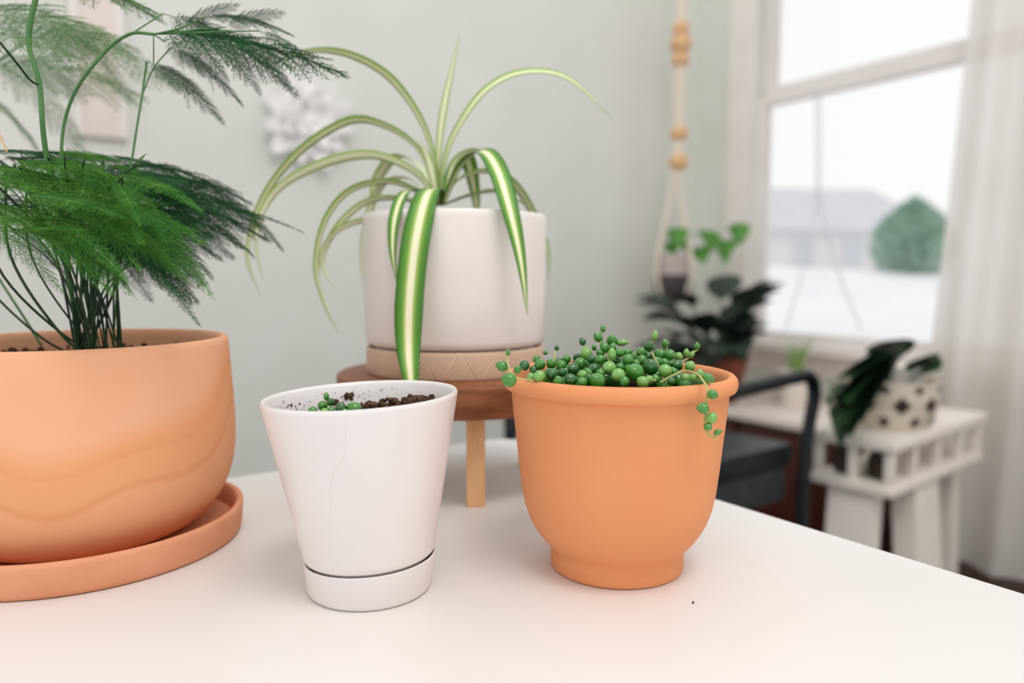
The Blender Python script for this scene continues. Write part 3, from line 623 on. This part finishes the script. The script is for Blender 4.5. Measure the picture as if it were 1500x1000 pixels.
def frond_mesh(seed, Wd, mname, droop=.25, dens=1.0, start=.08):
    rg = np.random.default_rng(seed); T = []; S = []
    bend = lambda p: np.stack([p[...,0], p[...,1], p[...,2]-droop*(p[...,0]**2)/FL - .9*np.abs(p[...,1])**2/FL], -1)
    npn = int(30*dens); 
    def needles(a, b, step, ln):
        L = np.linalg.norm(b-a); n = max(2, int(L/step)); t = np.repeat(np.linspace(.02,1,n), 3); m = len(t)
        d = (b-a)/L; base = a+np.outer(t*L, d)
        az = rg.uniform(0, 6.283, m); perp = np.array([-d[1], d[0], 0]); perp /= np.linalg.norm(perp)+1e-9; up = np.cross(d, perp)
        out = np.outer(np.cos(az), perp)*1.0 + np.outer(np.sin(az), up)*.75
        dirn = d*.75 + out*.75; dirn /= np.linalg.norm(dirn, axis=1)[:,None]
        l = ln*rg.uniform(.6,1.1,m)*(1-.45*t)
        sd = np.cross(dirn, rg.normal(size=(m,3))); sd /= np.linalg.norm(sd,axis=1)[:,None]+1e-9
        wv = .00030
        T.append(np.stack([base-sd*wv, base+sd*wv, base+dirn*l[:,None]], 1))
    for i in range(npn):
        t = start + (1-start)*(i+.3*rg.random())/npn
        env = math.sin(math.pi*min(1, .18+.82*t))**.8*(1-.25*t)
        for sgn in ((1,-1) if i % 1 == 0 else (1,)):
            ang = R(62-26*t)*sgn*rg.uniform(.85,1.1); ln = Wd*env*rg.uniform(.8,1.1)+.004
            a = np.array([FL*t, 0, 0]); d = np.array([math.cos(ang), math.sin(ang), rg.normal()*.10]); b = a+d*ln
            S.append((a,b,.00032)); needles(a+d*.002, b, .0016, .0038)
            nb = int(ln/.0052)
            for j in range(nb):
                u = (j+.6)/max(nb,1); q = a+d*ln*u
                for s2 in (1,-1):
                    l2 = min(.016, .30*ln*(1-u)**.7+.003)*rg.uniform(.75,1.1); a2 = ang+s2*R(48)
                    d2_ = np.array([math.cos(a2), math.sin(a2), rg.normal()*.18]); e = q+d2_*l2
                    needles(q, e, .0015, .0036)
    S.append((np.array([0,0,0.]), np.array([FL,0,0]), .0006)); needles(np.array([FL*.5,0,0]), np.array([FL*1.02,0,0]), .0014, .0040)
    T = bend(np.concatenate(T)); V = T.reshape(-1,3); F = np.arange(len(V)).reshape(-1,3)
    me = bpy.data.meshes.new('needles'); SV, SF = [], []
    for a, b, r in S:
        Pn = [Vector(bend(a+(b-a)*k)) for k in np.linspace(0,1,9 if r > .0005 else 4)]; v, f = tube(Pn, r, 3, cap=False); o = len(V)+len(SV); SV += v; SF += [tuple(i+o for i in q) for q in f]
    allv = [tuple(v) for v in V] + [tuple(v) for v in SV]
    me.from_pydata(allv, [], [tuple(f) for f in F.tolist()] + SF); me.materials.append(MATS[mname]); return me
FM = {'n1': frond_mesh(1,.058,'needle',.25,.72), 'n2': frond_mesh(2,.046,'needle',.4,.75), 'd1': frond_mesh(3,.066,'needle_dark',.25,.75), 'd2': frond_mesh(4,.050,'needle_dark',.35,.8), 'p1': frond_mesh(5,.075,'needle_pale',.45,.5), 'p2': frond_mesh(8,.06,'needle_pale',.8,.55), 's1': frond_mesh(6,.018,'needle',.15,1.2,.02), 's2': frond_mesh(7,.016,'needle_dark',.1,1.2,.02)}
def frond(kind, b, t, roll=0.0, wide=1.0, stem=None, stem_r=.0009, smat='ferndark'):
    pb = Fi @ at(*b); pt = Fi @ at(*t)
    if stem == 'root':
        ra = random.uniform(0,6.28); rr = .019*math.sqrt(random.random())
        r0 = V3(.016+rr*math.cos(ra), -.002+rr*math.sin(ra), .131); mid = r0.lerp(pb, .5); mid.z += .015; mid.x -= (pb.x-r0.x)*.14; mid.y -= (pb.y-r0.y)*.14
        pts = [r0, mid, pb]
    elif stem == 'near':
        r0 = pb.lerp(Fi @ at(105,360,.575), .4); pts = [r0, r0.lerp(pb,.5)+V3(0,0,.004), pb]
    else: pts = [Fi @ at(*p) for p in stem] + [pb]
    so = rope_obj('stem', pts, stem_r, smat, pf, n=8, seg=6)
    fo = link('frond', FM[kind], so); fo['kind'] = 'stuff'
    d = pt-pb; x = d.normalized(); s = d.length/FL
    y = V3(0,0,1).cross(x).normalized(); z = x.cross(y)
    rot = Matrix((x,y,z)).transposed().to_4x4() @ Matrix.Rotation(roll, 4, 'X')
    fo.matrix_local = Matrix.Translation(pb) @ rot @ Matrix.Diagonal((s, s*wide, s, 1))
soilpt = lambda px, Y=.585: (px, 505, Y)
# tall stems: upper fronds
S1 = [soilpt(150), (158,400,.575), (85,300,.57)]
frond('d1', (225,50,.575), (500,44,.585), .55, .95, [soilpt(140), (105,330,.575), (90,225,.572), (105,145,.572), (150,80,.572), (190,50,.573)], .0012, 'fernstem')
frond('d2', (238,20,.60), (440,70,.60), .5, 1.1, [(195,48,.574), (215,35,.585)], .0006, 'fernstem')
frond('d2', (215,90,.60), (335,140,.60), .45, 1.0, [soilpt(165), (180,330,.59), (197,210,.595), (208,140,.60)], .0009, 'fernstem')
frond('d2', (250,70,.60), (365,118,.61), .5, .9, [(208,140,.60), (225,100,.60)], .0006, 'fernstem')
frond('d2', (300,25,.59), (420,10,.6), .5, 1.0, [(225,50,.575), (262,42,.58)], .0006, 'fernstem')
TS = [soilpt(120), (95,380,.56), (66,215,.545), (58,125,.54), (43,70,.54), (45,30,.54)]
frond('p1', (56,-15,.54), (210,-60,.62), .3, 1.0, TS, .0019, 'fernstem')
LS = [soilpt(60,.60), (-40,330,.64), (-60,150,.68)]
frond('p1', (-20,45,.66), (190,5,.72), .9, .9, LS, .0010, 'fernstem')
for b, t, rl, kd in (((-30,100,.74),(195,70,.80),.8,'p1'),((-10,90,.80),(150,170,.84),1.0,'p2'),((-40,20,.66),(120,-20,.62),.7,'p1'),((60,40,.72),(205,85,.76),-.7,'p2'),((-50,130,.80),(90,165,.86),.6,'p2'),((40,60,.70),(190,30,.68),1.0,'p2'),((-30,60,.60),(85,20,.58),.8,'p2'),((20,85,.76),(130,120,.80),-.6,'p1')):
    frond(kd, b, t, rl, .9, [(-60,150,.70), ((b[0]-60)/2-10,(b[1]+150)/2,.72)], .0006, 'fernstem')
frond('n2', (0,62,.50), (-120,20,.46), .3, .9, [(58,125,.54), (44,117,.53), (25,93,.515)], .0008, 'ferndark')
# more plumes on the right-hand top frond
for b, t, rl, kd in (((262,45,.59),(345,95,.60),.7,'d2'),((300,42,.58),(395,112,.59),.8,'d2'),((340,45,.58),(430,95,.58),.7,'d2'),((380,45,.58),(470,75,.59),.6,'d2'),((270,40,.585),(330,-10,.6),-.5,'d2'),((330,40,.585),(400,0,.6),-.5,'d2'),((240,60,.60),(320,100,.61),.9,'d1'),((225,95,.60),(300,125,.61),.8,'d1')):
    frond(kd, b, t, rl, 1.1, [(225,50,.577), ((b[0]+225)/2,(b[1]+50)/2,.58)], .0005, 'fernstem')
# middle mass
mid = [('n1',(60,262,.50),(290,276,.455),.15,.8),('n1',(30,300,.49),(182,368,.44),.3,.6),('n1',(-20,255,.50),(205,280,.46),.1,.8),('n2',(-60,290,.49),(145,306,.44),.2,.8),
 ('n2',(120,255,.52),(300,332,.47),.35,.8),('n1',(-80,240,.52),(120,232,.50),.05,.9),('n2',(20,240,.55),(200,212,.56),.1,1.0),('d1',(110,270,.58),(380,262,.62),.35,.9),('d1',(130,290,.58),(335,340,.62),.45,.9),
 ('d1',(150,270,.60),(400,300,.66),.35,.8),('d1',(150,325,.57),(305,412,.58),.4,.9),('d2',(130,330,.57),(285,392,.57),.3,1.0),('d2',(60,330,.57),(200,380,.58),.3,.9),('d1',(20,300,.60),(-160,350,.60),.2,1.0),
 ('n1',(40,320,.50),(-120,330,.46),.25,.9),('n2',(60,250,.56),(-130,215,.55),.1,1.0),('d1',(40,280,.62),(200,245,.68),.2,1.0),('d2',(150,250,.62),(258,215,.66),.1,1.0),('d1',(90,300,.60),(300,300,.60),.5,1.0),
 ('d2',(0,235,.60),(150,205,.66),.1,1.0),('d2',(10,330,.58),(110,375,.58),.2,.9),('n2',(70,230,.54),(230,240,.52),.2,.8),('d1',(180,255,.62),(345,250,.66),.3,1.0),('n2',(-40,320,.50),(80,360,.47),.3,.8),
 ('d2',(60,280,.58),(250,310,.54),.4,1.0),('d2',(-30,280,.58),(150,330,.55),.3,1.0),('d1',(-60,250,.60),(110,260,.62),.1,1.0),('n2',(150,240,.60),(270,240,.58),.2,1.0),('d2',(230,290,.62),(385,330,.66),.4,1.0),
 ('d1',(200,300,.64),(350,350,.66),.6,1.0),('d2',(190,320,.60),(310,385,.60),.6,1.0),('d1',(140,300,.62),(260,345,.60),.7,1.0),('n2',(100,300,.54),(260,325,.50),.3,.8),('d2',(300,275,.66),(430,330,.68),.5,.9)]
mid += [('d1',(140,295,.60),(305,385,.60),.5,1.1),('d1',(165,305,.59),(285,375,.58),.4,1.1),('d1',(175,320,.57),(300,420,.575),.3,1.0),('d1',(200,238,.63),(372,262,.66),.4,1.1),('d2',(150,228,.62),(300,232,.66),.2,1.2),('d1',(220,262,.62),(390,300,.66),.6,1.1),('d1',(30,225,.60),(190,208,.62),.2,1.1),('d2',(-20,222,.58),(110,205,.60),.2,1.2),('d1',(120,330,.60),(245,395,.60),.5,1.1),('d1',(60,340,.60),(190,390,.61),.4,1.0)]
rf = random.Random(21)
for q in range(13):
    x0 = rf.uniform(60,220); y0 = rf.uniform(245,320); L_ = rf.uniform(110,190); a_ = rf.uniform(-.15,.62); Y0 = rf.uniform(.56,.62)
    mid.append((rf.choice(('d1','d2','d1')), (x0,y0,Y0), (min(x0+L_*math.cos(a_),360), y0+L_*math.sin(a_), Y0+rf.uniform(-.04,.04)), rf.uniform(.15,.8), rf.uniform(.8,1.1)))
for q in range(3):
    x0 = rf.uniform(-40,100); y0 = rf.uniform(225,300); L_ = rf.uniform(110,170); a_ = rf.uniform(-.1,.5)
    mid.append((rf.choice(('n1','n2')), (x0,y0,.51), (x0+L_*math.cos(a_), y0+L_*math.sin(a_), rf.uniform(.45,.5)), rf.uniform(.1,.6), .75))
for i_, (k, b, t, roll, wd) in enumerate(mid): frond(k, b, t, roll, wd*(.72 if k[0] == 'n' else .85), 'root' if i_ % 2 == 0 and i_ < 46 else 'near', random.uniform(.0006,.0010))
for q in range(46):                        # single feathery side shoots standing out of the mass
    x0 = rf.uniform(-10,250); y0 = rf.uniform(225,340); a_ = rf.uniform(-.45,.95); L_ = rf.uniform(60,130); near = rf.random() < .4; Y0 = rf.uniform(.46,.51) if near else rf.uniform(.55,.64)
    x1 = min(x0+L_*math.cos(a_), 210 if near else 395); frond('s1' if near else 's2', (x0,y0,Y0), (x1, y0+L_*math.sin(a_), Y0-.015), rf.uniform(-.5,.8), rf.uniform(1.1,2.2), 'near', .0005)
frond('s2', (205,375,.52), (297,466,.50), .2, 1.0, 'root', .0007)
frond('s1', (40,290,.49), (183,368,.435), .2, 1.0, 'root', .0008)
frond('s1', (180,255,.50), (292,278,.455), .2, 1.0, 'root', .0007)
frond('s2', (330,300,.64), (448,330,.66), .2, 1.0, 'root', .0007)
frond('s2', (170,400,.60), (205,437,.61), .2, 1.0, 'root', .0006)
for px, Y in ((-5,.53),(15,.55),(45,.56),(80,.57),(-30,.58),(175,.60),(120,.60),(150,.57),(170,.56)):      # bare lower stems
    p1 = Fi @ at(px, 385+random.uniform(-25,15), Y); ra = random.uniform(0,6.28)
    r0 = V3(.014+.018*math.cos(ra), -.003+.018*math.sin(ra), .131); m_ = r0.lerp(p1,.5); m_.z -= .012
    rope_obj('stem', [r0, m_, p1, p1+V3(0,0,.06)], random.uniform(.0008,.0012), 'ferndark', pf, n=7, seg=6)
rope_obj('dry_stem', [Fi @ at(10,222,.5), Fi @ at(4,208,.5), Fi @ at(-8,196,.5), Fi @ at(-60,230,.52)], .0006, 'bead', pf, n=5, seg=5)

# ------------------------------------------------------------------ plant stand, tray, spider plant
SC = Vector((-.050,.757,TABLE_Z))
ps = thing('plant_stand', 'round walnut plant stand on pale square legs behind the pots', 'plant stand', SC)
mesh_obj('top', *lathe([(0,.084),(.122,.084),(.1245,.0855),(.125,.088),(.125,.109),(.1245,.1115),(.122,.113),(0,.113)], 96), 'walnut', ps, sharp=40)
for k in range(3):
    a = R(-78.8+120*k); bevbox('leg', (.0885*math.cos(a), .0885*math.sin(a), .042, .0165,.0165,.084, 0), 'oak', ps, .0012)
PC = Vector((-.057,.757,TABLE_Z+.113))
tr_ = thing('carved_tray', 'round carved wooden tray with zigzag hatching under the spider plant', 'tray', PC)
mesh_obj('ring', *lathe([(0,0),(.0875,0),(.0885,.001),(.0890,.003),(.0890,.023),(.0884,.0252),(.087,.026),(.0852,.0255),(.0845,.024),(.0842,.012),(0,.012)], 96), 'carved', tr_, sharp=50)
ss = thing('spider_plant_saucer', 'thin white saucer resting in the carved wooden tray', 'saucer', PC + Vector((0,0,.0122)))
mesh_obj('dish', *lathe([(0,0),(.070,0),(.076,.002),(.0795,.0120),(.079,.0132),(.0775,.0132),(.074,.006),(0,.005)], 72), 'creamceramic', ss)
sp = thing('potted_spider_plant', 'white cylindrical pot with a striped arching spider plant', 'potted plant', PC + Vector((0,0,.0175)))
PZ = sp.location.z; Si = place(sp).inverted()
RIM = 1.0070-PZ
mesh_obj('pot', *lathe([(0,0),(.062,0),(.066,.001),(.067,.0085),(.0850,.0100),(.0882,.0125),(.0895,.017),(.0908,.06),(.0915,RIM-.006),(.0912,RIM-.002),(.0900,RIM),(.0885,RIM-.0005),(.0875,RIM-.004),(.0865,.05),(.08,.02),(0,.018)], 112), 'creamceramic', sp, sharp=55)
ground_soil('soil', sp, r=.0868, z=RIM-.022, amp=.006, seed=9)
def leaf(pts, width, m='leaf_green', twist=0.0, fold=.22, n=9, mx=.5):
    P = catmull([Si @ at(*p) for p in pts], n); N_ = len(P); V, F, UV = [], [], []
    base = P[0]; e = P[-1]-P[0]; far = max(P, key=lambda p: (V3(p.x-base.x,p.y-base.y,0)).length); az = V3(far.x-base.x, far.y-base.y, 0)
    az = az.normalized() if az.length > 1e-4 else V3(1,0,0); hs_ = V3(0,0,1).cross(az)
    for i, p in enumerate(P):
        t = i/(N_-1); tg = (P[min(i+1,N_-1)]-P[max(i-1,0)]).normalized(); sd = (hs_-tg*hs_.dot(tg)).normalized()
        sd = Quaternion(tg, twist) @ sd; nm = tg.cross(sd)
        wd = width*min(1, .42+t*1.25)*(1-max(0,(t-mx)/(1-mx))**1.6)+.0003
        for j in range(7):
            u = j/6; s = u*2-1; V.append(p + sd*s*wd*.5 - nm*(fold*wd*.5*(1-abs(s)))); UV.append((u,t))
    for i in range(N_-1):
        for j in range(6): F.append((i*7+j, i*7+j+1, (i+1)*7+j+1, (i+1)*7+j))
    me = bpy.data.meshes.new('leaf'); me.from_pydata([tuple(v) for v in V], [], F); uv = me.uv_layers.new(name='UVMap')
    for lp in me.loops: uv.data[lp.index].uv = UV[lp.vertex_index]
    me.polygons.foreach_set('use_smooth', [True]*len(F)); me.materials.append(MATS[m])
    o = link('leaf', me, sp); md = o.modifiers.new('thick','SOLIDIFY'); md.thickness = .0005; md.offset = 0
c_ = .757
leaf([(641,300,c_),(641,240,c_),(648,170,c_),(660,110,.755),(673,52,.75)], 0.0100, 'leaf_pale', 1.2)
leaf([(645,300,c_),(650,240,c_),(668,190,c_),(710,132,.755),(765,105,.75),(830,113,.745),(892,168,.74)], 0.0128, 'leaf_mid', .75)
leaf([(638,300,c_),(636,235,c_),(615,172,.755),(570,112,.75),(510,79,.745),(450,75,.74),(385,100,.735)], 0.0104, 'leaf_mid', .6)
leaf([(636,300,c_),(632,258,c_),(608,212,.76),(560,182,.765),(510,177,.77),(440,220,.77),(385,290,.765),(362,370,.76),(381,432,.76)], 0.0112, 'leaf_mid', .55)
leaf([(634,300,c_),(622,265,c_),(585,238,.75),(535,226,.745),(470,240,.74),(405,278,.735),(375,340,.73),(385,410,.73)], 0.0112, 'leaf_pale', .8)
leaf([(632,302,c_),(605,276,.745),(562,265,.735),(510,280,.73),(475,325,.725),(462,390,.72),(475,445,.72),(496,488,.72)], 0.0112, 'leaf_mid', .55)
leaf([(630,304,c_),(585,290,.745),(535,296,.74),(492,335,.735),(472,385,.735),(492,424,.735)], 0.0104, 'leaf_pale', .6)
leaf([(630,306,c_),(590,312,.74),(540,320,.735),(498,335,.73),(472,365,.73),(465,410,.73)], 0.0088, 'leaf_pale', .6)
leaf([(641,300,c_),(640,282,.735),(633,276,.705),(623,290,.673),(609,350,.655),(600,430,.646),(598,500,.640),(602,560,.625),(610,650,.615)], .0245, 'leaf_green', 0, .14, 9, .66)
leaf([(648,300,c_),(672,245,.74),(705,220,.715),(728,245,.69),(748,310,.668),(763,380,.658),(773,462,.655)], .0195, 'leaf_green', .35, .2)
leaf([(636,300,c_),(615,280,.73),(592,282,.70),(578,318,.672),(575,365,.66),(581,415,.658)], .0125, 'leaf_green', .1, .2)
leaf([(638,300,c_),(618,246,.78),(582,228,.80),(556,255,.82),(546,290,.825),(540,330,.825)], 0.0144, 'leaf_pale', .2)
leaf([(646,300,c_),(662,245,.78),(680,226,.80),(690,250,.815),(697,290,.825),(700,330,.825)], .0175, 'leaf_green', -.1)
leaf([(650,300,c_),(672,262,.77),(715,250,.785),(752,268,.80),(783,315,.81),(802,365,.81),(803,410,.81)], 0.0108, 'leaf_mid', -.5)
leaf([(650,300,c_),(664,240,.755),(690,220,.745),(715,222,.735)], 0.0080, 'leaf_pale', -.4)
leaf([(648,300,c_),(690,285,.76),(730,280,.77),(770,300,.775)], 0.0080, 'leaf_mid', -.4)
leaf([(634,300,c_),(600,262,.775),(560,270,.80),(538,320,.81),(530,375,.81),(534,425,.81)], 0.0088, 'leaf_pale', .3)
leaf([(640,300,c_),(636,270,.75),(626,230,.745),(612,205,.74)], 0.0080, 'leaf_pale', .6)

# ------------------------------------------------------------------ crumb on the desk
o = link('soil_crumb', BM[0].copy()); q = at(1015,882,.40); r_ = (q-EYE); q = EYE + r_*((TABLE_Z+.0007-EYE.z)/r_.z)
o.location = q; o.scale = (.0008,.0008,.0007); tag(o, 'tiny dark soil crumb lying alone on the white desk', 'crumb')
